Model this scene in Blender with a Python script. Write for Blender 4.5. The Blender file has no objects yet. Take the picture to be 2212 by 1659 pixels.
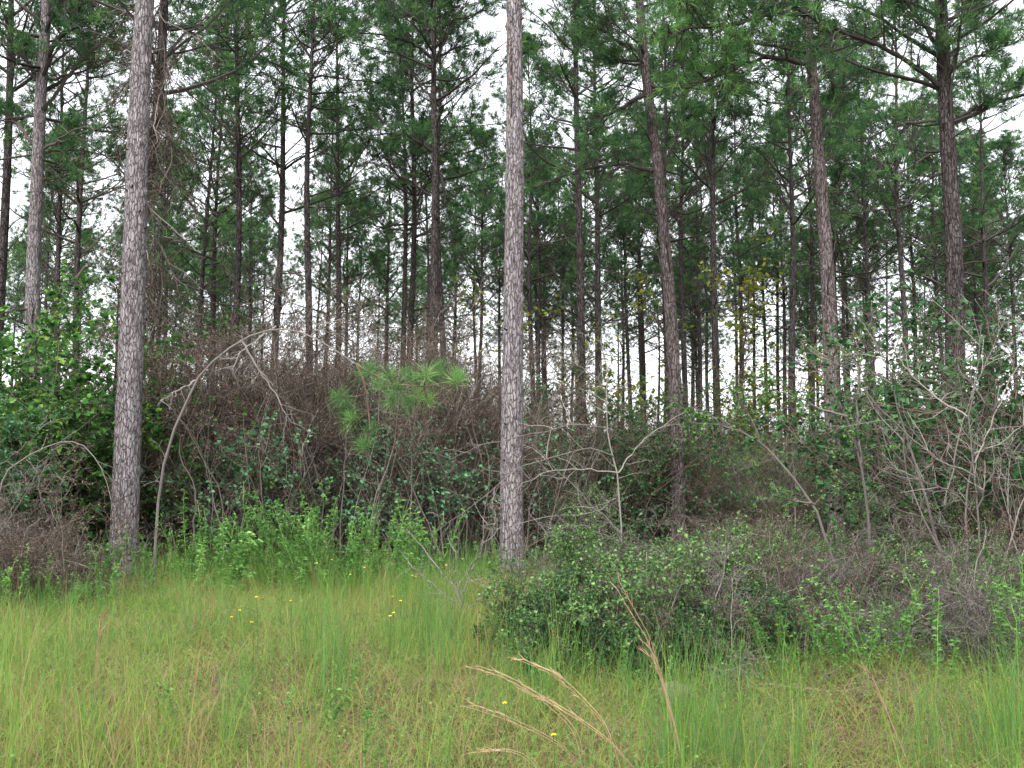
import bpy, math, random
import numpy as np
rs = np.random.RandomState(7)
random.seed(7)
scene = bpy.context.scene
COL = scene.collection
R = math.radians
# ------------------------------------------------------------------ camera
CAMZ, PITCH, F = 1.6, R(5.0), 2090.0          # F in units of a 2212 px wide frame
cd = bpy.data.cameras.new('camera'); cam = bpy.data.objects.new('camera', cd); COL.objects.link(cam)
cam.location = (0, 0, CAMZ); cam.rotation_euler = (R(90) + PITCH, 0, 0)
cd.sensor_width = 36; cd.lens = 36 * F / 2212; cd.clip_end = 3000; cd.clip_start = 0.05
scene.camera = cam
CP, SP = math.cos(PITCH), math.sin(PITCH)
def at(x, y, D):
    """point of the place seen in that direction, D metres out"""
    cx = (x - 1106) / F; cz = (829.5 - y) / F
    t = D / (CP - cz * SP)
    return np.array([cx * t, D, CAMZ + t * (SP + cz * CP)])
# ------------------------------------------------------------------ helpers
def gh(x, y):
    """height of the ground"""
    x = np.asarray(x, float); y = np.asarray(y, float)
    return (0.05 * np.sin(x * .7 + 1.3) * np.cos(y * .55) + 0.03 * np.sin(x * 1.9 + y * 1.3)
            + 0.02 * np.sin(x * 3.7 - y * 2.9)) * np.clip(y / 5, 0, 1)
def nrm(a): return a / np.maximum(np.linalg.norm(a, axis=-1, keepdims=True), 1e-9)
def rndn(*s): return rs.randn(*s)
def U(a, b, *s): return rs.uniform(a, b, s) if s else rs.uniform(a, b)

class Buf:
    def __init__(s): s.V = []; s.F = []; s.M = []; s.A = []; s.n = 0
    def add(s, V, Fc, mat=0, v=None):
        V = np.asarray(V, np.float32).reshape(-1, 3); Fc = np.asarray(Fc, np.int64)
        s.V.append(V); s.F.append(Fc + s.n); s.M.append(np.full(len(Fc), mat, np.int32))
        s.A.append(np.full(len(V), .5, np.float32) if v is None else np.asarray(v, np.float32).reshape(-1))
        s.n += len(V)
    def mesh(s, name, mats, smooth=False):
        me = bpy.data.meshes.new(name)
        V = np.concatenate(s.V); A = np.concatenate(s.A); M = np.concatenate(s.M)
        loops = np.concatenate([f.reshape(-1) for f in s.F])
        tot = np.concatenate([np.full(len(f), f.shape[1], np.int32) for f in s.F])
        st = np.concatenate([[0], np.cumsum(tot)[:-1]]).astype(np.int32)
        me.vertices.add(len(V)); me.vertices.foreach_set('co', V.reshape(-1))
        me.loops.add(len(loops)); me.loops.foreach_set('vertex_index', loops.astype(np.int32))
        me.polygons.add(len(tot)); me.polygons.foreach_set('loop_start', st)
        for m in mats: me.materials.append(m)
        me.polygons.foreach_set('material_index', M)
        me.polygons.foreach_set('use_smooth', np.full(len(tot), smooth, bool))
        at_ = me.attributes.new('v', 'FLOAT', 'POINT'); at_.data.foreach_set('value', A)
        me.update(calc_edges=True)
        return me

def tubes(b, P, Rr, sides=3, mat=0, v=None):
    """P[N,K,3] centre lines, Rr[N,K] radii"""
    P = np.asarray(P, float); Rr = np.asarray(Rr, float)
    N, K, _ = P.shape
    T = np.empty_like(P); T[:, 1:-1] = P[:, 2:] - P[:, :-2]; T[:, 0] = P[:, 1] - P[:, 0]; T[:, -1] = P[:, -1] - P[:, -2]
    T = nrm(T)
    ref = np.where(np.abs(nrm(P[:, -1] - P[:, 0])[:, None, 2:3]) > .8, np.array([1., 0, 0]), np.array([0, 0, 1.]))
    ref = np.broadcast_to(ref, T.shape)
    Uv = nrm(np.cross(T, ref)); W = np.cross(T, Uv)
    a = np.arange(sides) * 2 * math.pi / sides
    V = P[:, :, None] + Rr[:, :, None, None] * (np.cos(a)[None, None, :, None] * Uv[:, :, None] + np.sin(a)[None, None, :, None] * W[:, :, None])
    n, k, s = np.meshgrid(np.arange(N), np.arange(K - 1), np.arange(sides), indexing='ij')
    base = n * K * sides
    i0 = base + k * sides + s; i1 = base + k * sides + (s + 1) % sides
    Fc = np.stack([i0, i1, i1 + sides, i0 + sides], -1).reshape(-1, 4)
    vv = None
    if v is None: v = U(0, 1, N)
    vv = np.repeat(v, K * sides)
    b.add(V.reshape(-1, 3), Fc, mat, vv)

def grow(p0, d0, L, K, wob=.15, bend=(0, 0, 0)):
    N = len(p0); P = np.empty((N, K + 1, 3)); P[:, 0] = p0; d = nrm(np.asarray(d0, float)); bend = np.asarray(bend, float)
    st = (np.asarray(L, float) / K)[:, None]
    for i in range(K):
        d = nrm(d + wob * rndn(N, 3) + bend)
        P[:, i + 1] = P[:, i] + d * st
    return P
def sprout(P, n, t0, t1, ang, ang_sd=.2):
    """n child starts per line: returns points, directions, parent index, t"""
    N, K1, _ = P.shape
    idx = np.repeat(np.arange(N), n); t = U(t0, t1, len(idx))
    f = t * (K1 - 1); k = np.minimum(f.astype(int), K1 - 2); fr = (f - k)[:, None]
    p = P[idx, k] * (1 - fr) + P[idx, k + 1] * fr
    T = nrm(P[idx, k + 1] - P[idx, k])
    q = nrm(np.cross(T, rndn(len(idx), 3)))
    a = (ang + ang_sd * rndn(len(idx)))[:, None]
    return p, nrm(T * np.cos(a) + q * np.sin(a)), idx, t
def taper(N, K1, r0, r1):
    r0 = np.broadcast_to(np.asarray(r0, float), (N,)); r1 = np.broadcast_to(np.asarray(r1, float), (N,))
    t = np.linspace(0, 1, K1)[None]
    return r0[:, None] * (1 - t) + r1[:, None] * t
def tufts(b, p, d, n, L, w, spread=.6, mat=1, vlo=0, vhi=1):
    """brushes of pine needles: n needles per brush, one thin triangle each"""
    N = len(p)
    p = np.repeat(p, n, 0); d = np.repeat(d, n, 0)
    back = U(0, .55, N * n)[:, None] * L
    q = nrm(d + spread * rndn(N * n, 3))
    s = p - d * back * .6
    Lr = L * U(.7, 1.15, N * n)[:, None]
    e = s + q * Lr; e[:, 2] -= .10 * Lr[:, 0]
    side = nrm(np.cross(q, rndn(N * n, 3))) * w
    m = s + q * Lr * .45
    V = np.stack([s, m + side, e, m - side], 1)
    i = np.arange(N * n)[:, None] * 4
    v = np.repeat(np.repeat(U(vlo, vhi, N), n), 4)
    b.add(V.reshape(-1, 3), i + np.array([[0, 1, 2, 3]]), mat, np.clip(v + .12 * np.repeat(rndn(N * n), 4), 0, 1))
def leaves(b, p, L, w, mat=1, up=.6, vlo=0, vhi=1, d=None, fold=.25, broad=False):
    """single leaves; broad gives a six-sided, heart-like blade"""
    N = len(p)
    if d is None:
        d = rndn(N, 3); d[:, 2] *= .35; d = nrm(d)
    nz = nrm(np.array([0, 0, up]) + .5 * rndn(N, 3))
    s = nrm(np.cross(d, nz)); nn = np.cross(s, d)
    Lr = (L * U(.65, 1.25, N))[:, None]; wr = Lr * w
    v = U(vlo, vhi, N)
    dr = np.array([0, 0, -1.]) * Lr * .18
    if broad:
        o = [p, p - d * Lr * .08 + s * wr * .6 + nn * Lr * fold * .4, p + d * Lr * .4 + s * wr + nn * Lr * fold * .5, p + d * Lr + dr,
             p + d * Lr * .4 - s * wr + nn * Lr * fold * .5, p - d * Lr * .08 - s * wr * .6 + nn * Lr * fold * .4]
        V = np.stack(o, 1); i = np.arange(N)[:, None] * 6
        b.add(V.reshape(-1, 3), np.concatenate([i + np.array([[0, 1, 2, 3]]), i + np.array([[0, 3, 4, 5]])]), mat, np.repeat(v, 6))
    else:
        V = np.stack([p, p + d * Lr * .45 + s * wr + nn * Lr * fold * .4, p + d * Lr + dr, p + d * Lr * .45 - s * wr + nn * Lr * fold * .4], 1)
        i = np.arange(N)[:, None] * 4
        b.add(V.reshape(-1, 3), i + np.array([[0, 1, 2, 3]]), mat, np.repeat(v, 4))
def onlines(P, n, t0=.2, t1=1.):
    p, d, i, t = sprout(P, n, t0, t1, .9, .3); return p, d

# ------------------------------------------------------------------ scene objects
def link(name, data, parent=None, loc=None, rot=None, scale=None):
    o = bpy.data.objects.new(name, data); COL.objects.link(o)
    if parent is not None: o.parent = parent
    if loc is not None: o.location = [float(q) for q in loc]
    if rot is not None: o.rotation_euler = rot
    if scale is not None: o.scale = (scale,) * 3 if np.isscalar(scale) else scale
    return o
def tag(o, label=None, cat=None, group=None, kind=None):
    if label: o['label'] = label
    if cat: o['category'] = cat
    if group: o['group'] = group
    if kind: o['kind'] = kind
    return o
def thing(name, parts, loc, label, cat, group=None, rot=(0, 0, 0), scale=1.):
    """parts: [(name, mesh, [sub parts])]; a single part becomes the thing itself"""
    if len(parts) == 1:
        o = link(name, parts[0][1], None, loc, rot, scale)
    else:
        o = link(name, None, None, loc, rot, scale); o.empty_display_size = .3
        for pn, me, sub in parts:
            c = link(pn, me, o)
            for sn, sm in sub: link(sn, sm, c)
    return tag(o, label, cat, group)

# ------------------------------------------------------------------ materials
def newmat(name):
    m = bpy.data.materials.new(name); m.use_nodes = True
    nt = m.node_tree; nt.nodes.clear()
    out = nt.nodes.new('ShaderNodeOutputMaterial')
    return m, nt, nt.nodes, nt.links, out
def ramp(N, stops):
    r = N.new('ShaderNodeValToRGB'); e = r.color_ramp.elements
    while len(e) < len(stops): e.new(.5)
    for k, (p, c) in enumerate(stops): e[k].position = p; e[k].color = (*c, 1)
    return r
def leafmat(name, stops, transl=.3, rough=.55, spec=.3, patch=None):
    m, nt, N, Lk, out = newmat(name)
    a = N.new('ShaderNodeAttribute'); a.attribute_name = 'v'
    r = ramp(N, stops); Lk.new(a.outputs['Fac'], r.inputs[0])
    col = r.outputs[0]
    oi = N.new('ShaderNodeObjectInfo')
    hs = N.new('ShaderNodeHueSaturation'); mr = N.new('ShaderNodeMapRange'); Lk.new(oi.outputs['Random'], mr.inputs[0])
    mr.inputs[3].default_value = .8; mr.inputs[4].default_value = 1.22
    Lk.new(mr.outputs[0], hs.inputs['Value']); Lk.new(col, hs.inputs['Color']); col = hs.outputs[0]
    p = N.new('ShaderNodeBsdfPrincipled'); p.inputs['Roughness'].default_value = rough
    p.inputs['Specular IOR Level'].default_value = spec * .4
    Lk.new(col, p.inputs['Base Color'])
    if transl > 0:
        t = N.new('ShaderNodeBsdfTranslucent'); Lk.new(col, t.inputs[0])
        mx = N.new('ShaderNodeMixShader'); mx.inputs[0].default_value = transl
        Lk.new(p.outputs[0], mx.inputs[1]); Lk.new(t.outputs[0], mx.inputs[2]); Lk.new(mx.outputs[0], out.inputs[0])
    else: Lk.new(p.outputs[0], out.inputs[0])
    return m
def barkmat(name, plate, plate2, crack, sx=20, sz=8, bump=.9, lichen=None):
    m, nt, N, Lk, out = newmat(name)
    tc = N.new('ShaderNodeTexCoord'); mp = N.new('ShaderNodeMapping'); mp.inputs['Scale'].default_value = (sx, sx, sz)
    Lk.new(tc.outputs['Object'], mp.inputs[0])
    nz = N.new('ShaderNodeTexNoise'); nz.inputs['Scale'].default_value = .8; nz.inputs['Detail'].default_value = 3
    Lk.new(mp.outputs[0], nz.inputs[0])
    ad = N.new('ShaderNodeVectorMath'); ad.operation = 'MULTIPLY_ADD'; ad.inputs[1].default_value = (1.3, 1.3, 1.3)
    Lk.new(nz.outputs['Color'], ad.inputs[0]); Lk.new(mp.outputs[0], ad.inputs[2])
    vo = N.new('ShaderNodeTexVoronoi'); vo.feature = 'DISTANCE_TO_EDGE'; vo.inputs['Scale'].default_value = 1
    Lk.new(ad.outputs[0], vo.inputs[0])
    vc = N.new('ShaderNodeTexVoronoi'); vc.inputs['Scale'].default_value = 1; Lk.new(ad.outputs[0], vc.inputs[0])
    cr = N.new('ShaderNodeMapRange'); cr.inputs[1].default_value = .0; cr.inputs[2].default_value = .13; Lk.new(vo.outputs[0], cr.inputs[0])
    sep = N.new('ShaderNodeSeparateColor'); Lk.new(vc.outputs['Color'], sep.inputs[0])
    n2 = N.new('ShaderNodeTexNoise'); n2.inputs['Scale'].default_value = 1.4; n2.inputs['Detail'].default_value = 5; Lk.new(tc.outputs['Object'], n2.inputs[0])
    ma = N.new('ShaderNodeMath'); ma.operation = 'MULTIPLY_ADD'; ma.inputs[1].default_value = .6; Lk.new(sep.outputs[0], ma.inputs[0])
    m3 = N.new('ShaderNodeMath'); m3.operation = 'MULTIPLY_ADD'; m3.inputs[1].default_value = 1.6; m3.inputs[2].default_value = -.6; Lk.new(n2.outputs[0], m3.inputs[0])
    Lk.new(m3.outputs[0], ma.inputs[2])
    mc = N.new('ShaderNodeMix'); mc.data_type = 'RGBA'; mc.inputs[6].default_value = (*plate, 1); mc.inputs[7].default_value = (*plate2, 1)
    Lk.new(ma.outputs[0], mc.inputs[0])
    m2 = N.new('ShaderNodeMix'); m2.data_type = 'RGBA'; m2.inputs[6].default_value = (*crack, 1); Lk.new(mc.outputs[2], m2.inputs[7]); Lk.new(cr.outputs[0], m2.inputs[0])
    mp2 = N.new('ShaderNodeMapping'); mp2.inputs['Scale'].default_value = (38, 38, 4.5); Lk.new(tc.outputs['Object'], mp2.inputs[0])
    n4 = N.new('ShaderNodeTexNoise'); n4.inputs['Scale'].default_value = 1; n4.inputs['Detail'].default_value = 4; Lk.new(mp2.outputs[0], n4.inputs[0])
    st = N.new('ShaderNodeMapRange'); st.inputs[1].default_value = .34; st.inputs[2].default_value = .66; st.inputs[3].default_value = .5; st.inputs[4].default_value = 1.3; Lk.new(n4.outputs[0], st.inputs[0])
    oi = N.new('ShaderNodeObjectInfo'); hs = N.new('ShaderNodeHueSaturation'); mr = N.new('ShaderNodeMapRange'); Lk.new(oi.outputs['Random'], mr.inputs[0])
    mr.inputs[3].default_value = .85; mr.inputs[4].default_value = 1.15; mv = N.new('ShaderNodeMath'); mv.operation = 'MULTIPLY'; Lk.new(mr.outputs[0], mv.inputs[0]); Lk.new(st.outputs[0], mv.inputs[1])
    Lk.new(mv.outputs[0], hs.inputs['Value']); Lk.new(m2.outputs[2], hs.inputs['Color'])
    p = N.new('ShaderNodeBsdfPrincipled'); p.inputs['Roughness'].default_value = 1; p.inputs['Specular IOR Level'].default_value = .06
    Lk.new(hs.outputs[0], p.inputs['Base Color'])
    h = N.new('ShaderNodeMath'); h.operation = 'MULTIPLY_ADD'; h.inputs[1].default_value = .35
    Lk.new(nz.outputs[0], h.inputs[0]); Lk.new(cr.outputs[0], h.inputs[2])
    bp = N.new('ShaderNodeBump'); bp.inputs['Strength'].default_value = bump; bp.inputs['Distance'].default_value = .02
    Lk.new(h.outputs[0], bp.inputs['Height']); Lk.new(bp.outputs[0], p.inputs['Normal'])
    Lk.new(p.outputs[0], out.inputs[0])
    return m

M = {}
M['bark_pale'] = barkmat('pale_pine_bark', (.19, .170, .172), (.245, .222, .228), (.10, .086, .085), 25, 7)
M['bark_red'] = barkmat('reddish_pine_bark', (.115, .090, .084), (.17, .145, .142), (.05, .04, .037), 24, 7)
M['bark_mid'] = barkmat('grey_pine_bark', (.05, .042, .040), (.092, .080, .079), (.022, .018, .017), 20, 6)
M['needle'] = leafmat('pine_needles', [(0, (.026, .072, .030)), (.55, (.054, .138, .050)), (1, (.13, .25, .075))], .42, .5, .35)
M['needle_near'] = leafmat('young_pine_needles', [(0, (.045, .12, .035)), (.6, (.085, .205, .055)), (1, (.16, .30, .08))], .3, .45, .4)
M['needle_dead'] = leafmat('dead_pine_needles', [(0, (.16, .08, .05)), (1, (.26, .14, .09))], .2)
M['limb'] = leafmat('pine_limb_bark', [(0, (.035, .03, .028)), (1, (.075, .065, .06))], 0, .9, .1)
M['twig_grey'] = leafmat('pale_grey_twigs', [(0, (.05, .042, .036)), (.6, (.105, .092, .082)), (1, (.23, .205, .185))], 0, .8, .2)
M['twig_brown'] = leafmat('brown_dead_twigs', [(0, (.035, .028, .022)), (.6, (.078, .064, .053)), (1, (.22, .19, .165))], 0, .9, .1)
M['arch_bark'] = leafmat('grey_sapling_bark', [(0, (.09, .08, .072)), (1, (.18, .16, .15))], 0, .9, .1)
M['twig_dark'] = leafmat('dark_stems', [(0, (.05, .035, .03)), (1, (.14, .10, .085))], 0, .9, .1)
M['leaf_small'] = leafmat('small_holly_leaves', [(0, (.035, .095, .03)), (.6, (.085, .19, .05)), (1, (.18, .30, .09))], .25, .4, .5)
M['leaf_dark'] = leafmat('dark_glossy_leaves', [(0, (.012, .045, .014)), (.7, (.03, .10, .03)), (1, (.08, .17, .06))], .25, .32, .5)
M['leaf_broad'] = leafmat('broad_vine_leaves', [(0, (.025, .08, .018)), (.55, (.045, .135, .028)), (.88, (.10, .24, .045)), (1, (.24, .33, .06))], .4, .45, .4)
M['leaf_bright'] = leafmat('bright_weed_leaves', [(0, (.06, .15, .035)), (.6, (.125, .27, .065)), (1, (.24, .38, .11))], .35, .5, .3)
M['leaf_yellow'] = leafmat('yellowing_leaves', [(0, (.05, .10, .025)), (.7, (.13, .17, .03)), (1, (.30, .27, .04))], .4)
M['leaf_blue'] = leafmat('blue_green_leaves', [(0, (.04, .12, .05)), (1, (.12, .27, .13))], .3, .4, .5)
M['leaf_dead'] = leafmat('dead_leaves', [(0, (.06, .035, .025)), (.6, (.13, .08, .055)), (1, (.26, .18, .13))], .2)
M['grass'] = leafmat('grass_blades', [(0, (.28, .18, .11)), (.10, (.24, .20, .09)), (.20, (.205, .27, .055)), (.5, (.12, .235, .042)), (.78, (.06, .165, .036)), (1, (.09, .195, .085))], .35, .5, .3)
M['dry'] = leafmat('dry_straw', [(0, (.38, .24, .14)), (1, (.62, .45, .30))], .2)
M['petal'] = leafmat('yellow_petals', [(0, (.8, .62, .02)), (1, (.9, .75, .05))], .3)
# ground
def ground_mat():
    m, nt, N, Lk, out = newmat('sandy_forest_soil')
    tc = N.new('ShaderNodeTexCoord')
    n1 = N.new('ShaderNodeTexNoise'); n1.inputs['Scale'].default_value = .9; n1.inputs['Detail'].default_value = 6; Lk.new(tc.outputs['Object'], n1.inputs[0])
    n2 = N.new('ShaderNodeTexNoise'); n2.inputs['Scale'].default_value = 30; n2.inputs['Detail'].default_value = 6; Lk.new(tc.outputs['Object'], n2.inputs[0])
    r1 = ramp(N, [(.3, (.05, .036, .026)), (.55, (.10, .07, .052)), (.75, (.24, .185, .16))]); Lk.new(n1.outputs[0], r1.inputs[0])
    r2 = ramp(N, [(.35, (.5, .42, .36)), (.62, (1.2, 1.1, 1.05))]); Lk.new(n2.outputs[0], r2.inputs[0])
    mx = N.new('ShaderNodeMix'); mx.data_type = 'RGBA'; mx.blend_type = 'MULTIPLY'; mx.inputs[0].default_value = 1
    Lk.new(r1.outputs[0], mx.inputs[6]); Lk.new(r2.outputs[0], mx.inputs[7])
    p = N.new('ShaderNodeBsdfPrincipled'); p.inputs['Roughness'].default_value = .95; p.inputs['Specular IOR Level'].default_value = .1
    Lk.new(mx.outputs[2], p.inputs['Base Color'])
    bp = N.new('ShaderNodeBump'); bp.inputs['Strength'].default_value = .8; bp.inputs['Distance'].default_value = .03; Lk.new(n2.outputs[0], bp.inputs['Height']); Lk.new(bp.outputs[0], p.inputs['Normal'])
    Lk.new(p.outputs[0], out.inputs[0]); return m
gx = np.concatenate([[-900, -300, -100], np.linspace(-40, 40, 161), [100, 300, 900]])
gy = np.concatenate([[-300, -60, -10], np.linspace(-2, 60, 125), [100, 300, 900, 1500]])
X, Y = np.meshgrid(gx, gy, indexing='ij'); Z = gh(X, Y)
i, j = np.meshgrid(np.arange(len(gx) - 1), np.arange(len(gy) - 1), indexing='ij'); n_ = len(gy); q = i * n_ + j
b = Buf(); b.add(np.stack([X, Y, Z], -1), np.stack([q, q + n_, q + n_ + 1, q + 1], -1).reshape(-1, 4))
tag(link('ground', b.mesh('ground', [ground_mat()], True)), 'sandy soil showing between grass and leaf litter', 'ground', kind='structure')

# ------------------------------------------------------------------ pines
def trunk_mesh(name, C, Rr, mat, sides=22, rough=.05, knots=0):
    """C[K,3] centre line from the ground up, Rr[K] radii; uneven surface and a few knots"""
    b = Buf(); K = len(C)
    P = C[None]; T = np.gradient(C, axis=0); T = nrm(T)
    Uv = nrm(np.cross(T, np.array([0, 1., 0]))); W = np.cross(T, Uv)
    a = np.arange(sides) * 2 * math.pi / sides
    ph = rs.uniform(0, 6.28, 6)
    zz = C[:, 2:3]; aa = a[None]
    d = 1 + rough * (np.sin(3 * aa + 1.1 * zz + ph[0]) * .35 + np.sin(7 * aa + 5 * zz + ph[1]) * .3 + .5 * rndn(K, sides) + np.sin(2 * aa + .5 * zz + ph[2]) * .4)
    for _ in range(knots):
        kz = U(C[0, 2] + 1, C[-1, 2] * .7); ka = U(0, 6.28); da = np.angle(np.exp(1j * (aa - ka)))
        d = d + .30 * np.exp(-(da / .28) ** 2 - ((zz - kz) / .045) ** 2) - .1 * np.exp(-(da / .4) ** 2 - ((zz - kz - .10) / .05) ** 2)
    rr = Rr[:, None] * d
    V = C[:, None] + rr[..., None] * (np.cos(a)[None, :, None] * Uv[:, None] + np.sin(a)[None, :, None] * W[:, None])
    k, s = np.meshgrid(np.arange(K - 1), np.arange(sides), indexing='ij')
    i0 = k * sides + s; i1 = k * sides + (s + 1) % sides
    b.add(V.reshape(-1, 3), np.stack([i0, i1, i1 + sides, i0 + sides], -1).reshape(-1, 4))
    return b.mesh(name, [mat], True)
def radius(z, H, r): 
    z = np.clip(z, 0, H)
    return r * (1.0 - .86 * (z / H) ** 1.25) + r * .28 * np.exp(-z / .25)
def crown_mesh(name, axis, H, zb, nb, Lmax, r, ntuft=20, dead=14, zdead=3.5, nl=.25, nw=.011, needle='needle', sec=7, ter=3):
    """limbs with needle brushes on a stem whose axis(z) gives xy; bare dead limbs lower down"""
    b = Buf()
    u = np.sort(rs.beta(1.25, 1.0, nb)); z = zb + (H - zb) * u
    az = np.arange(nb) * 2.4 + rndn(nb) * .4
    el = R(12) + R(48) * u + .2 * rndn(nb)
    L = Lmax * (1 - u) ** .55 * U(.55, 1.1, nb) + .35
    p0 = np.stack([*axis(z), z], -1)
    d0 = np.stack([np.cos(az) * np.cos(el), np.sin(az) * np.cos(el), np.sin(el)], -1)
    P = grow(p0, d0, L, 7, .13, (0, 0, .05))
    tubes(b, P, taper(nb, 8, .012 + .011 * L, .005), 4, 0)
    p, d, i, t = sprout(P, sec, .3, 1., .75, .2)
    L2 = L[i] * (.5 - .25 * t) * U(.6, 1.2, len(i)) + .15
    P2 = grow(p, d + np.array([0, 0, .25]), L2, 4, .16, (0, 0, .06)); tubes(b, P2, taper(len(i), 5, .011, .004), 3, 0)
    p, d, i2, t2 = sprout(P2, ter, .25, 1., .7, .2)
    P3 = grow(p, d + np.array([0, 0, .3]), L2[i2] * .5 + .12, 2, .15, (0, 0, .1)); tubes(b, P3, taper(len(i2), 3, .006, .003), 3, 0)
    E = np.concatenate([P3[:, -1], P2[:, -1], P[:, -1]]); D = np.concatenate([P3[:, -1] - P3[:, -2], P2[:, -1] - P2[:, -2], P[:, -1] - P[:, -2]])
    keep = (rs.rand(len(E)) < .92) & (np.sin(E[:, 0] * 2.3 + 5 * np.sin(E[:, 2] * .9)) + np.sin(E[:, 1] * 2.6 + 2 * E[:, 2]) > -1.05)
    tufts(b, E[keep], nrm(nrm(D[keep]) + np.array([0, 0, .35])), ntuft, nl, nw, .7, 1)
    if dead:
        z = U(zdead, zb + 2.5, dead); az = U(0, 6.28, dead); el = R(25) + .4 * rndn(dead)
        L = U(.5, 2.6, dead)
        P = grow(np.stack([*axis(z), z], -1), np.stack([np.cos(az) * np.cos(el), np.sin(az) * np.cos(el), np.sin(el)], -1), L, 6, .16, (0, 0, .0))
        tubes(b, P, taper(dead, 7, .011 + .006 * L, .003), 4, 0)
        p, d, i, t = sprout(P, 5, .2, 1., .8, .25)
        P2 = grow(p, d, L[i] * .4 * U(.5, 1, len(i)), 4, .2); tubes(b, P2, taper(len(i), 5, .006, .002), 3, 0)
        p, d, i, t = sprout(P2, 2, .3, 1., .7, .25)
        P2 = grow(p, d, U(.15, .5, len(i)), 3, .2); tubes(b, P2, taper(len(i), 4, .0035, .0015), 3, 0)
    return b.mesh(name, [M['limb'], M[needle]], False)
PINE = []
for k in range(8):
    H = 19. + 1.2 * (k % 3); a1, a2, p1 = U(.03, .14), U(.02, .06), U(0, 6)
    axis = lambda z, a1=a1, a2=a2, p1=p1: (a1 * np.sin(z * .3 + p1) - a1 * math.sin(p1), a2 * np.sin(z * .55 + p1) - a2 * math.sin(p1))
    z = np.linspace(-.3, H, 70); C = np.stack([*axis(z), z], -1)
    tm = trunk_mesh('pine_trunk', C, radius(z, H, .135), M['bark_mid'], 12, .05, 5)
    cm = crown_mesh('pine_crown', axis, H, [9.6, 10.8, 9., 11.4, 8.6, 10.2, 7.6, 6.6][k], [45, 44, 46, 42, 46, 44, 46, 46][k], 3.1, .13, dead=24)
    PINE.append((tm, cm, H))

# hero pines -----------------------------------------------------------
LIMBNAME = 'branch'
def limb_parts(pts, D, off, r0, tuft=True, dens=1., needle='needle', nl=.24, nw=.006, ntuft=20):
    """a limb traced in space from its trunk outwards: pts seen positions, D trunk depth, off how far it comes nearer (-) or farther (+)"""
    n = len(pts); P = np.array([at(x, y, D + off * (k / (n - 1)) ** 1.2) for k, (x, y) in enumerate(pts)])
    s = np.linspace(0, n - 1, 14); Q = np.stack([np.interp(s, np.arange(n), P[:, c]) for c in range(3)], -1)
    for _ in range(2): Q[1:-1] = (Q[:-2] + 2 * Q[1:-1] + Q[2:]) / 4
    Q[1:-1] += .02 * rndn(12, 3)
    L = np.linalg.norm(np.diff(Q, axis=0), axis=1).sum()
    b = Buf(); Q = Q[None]; tubes(b, Q, taper(1, 14, r0, r0 * .3), 8, 0)
    n1 = int((6 + 4 * L) * dens)
    p, d, i, t = sprout(Q, n1, .12, 1., .8, .25)
    L1 = L * .38 * U(.4, 1.1, n1) * (1.1 - .6 * t)
    P1 = grow(p, d + np.array([0, 0, .25]), L1, 6, .2, (0, 0, .04)); tubes(b, P1, taper(n1, 7, r0 * .35, .004), 4, 0)
    p, d, i, t = sprout(P1, 5, .2, 1., .8, .25)
    P2 = grow(p, d, L1[i] * .4 + .1, 4, .2, (0, 0, .06)); tubes(b, P2, taper(len(i), 5, .006, .0025), 3, 0)
    sub = []
    if tuft:
        bb = Buf(); E = np.concatenate([P2[:, -1], P1[:, -1], Q[:, -1]]); Dd = np.concatenate([P2[:, -1] - P2[:, -2], P1[:, -1] - P1[:, -2], Q[:, -1] - Q[:, -2]])
        tufts(bb, E, nrm(nrm(Dd) + np.array([0, 0, .3])), ntuft, nl, nw, .5, 0)
        sub = [('needle_tufts', bb.mesh('needle_tufts', [M[needle]]))]
    return ('branch', b.mesh('branch', [M['limb']]), sub)

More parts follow.
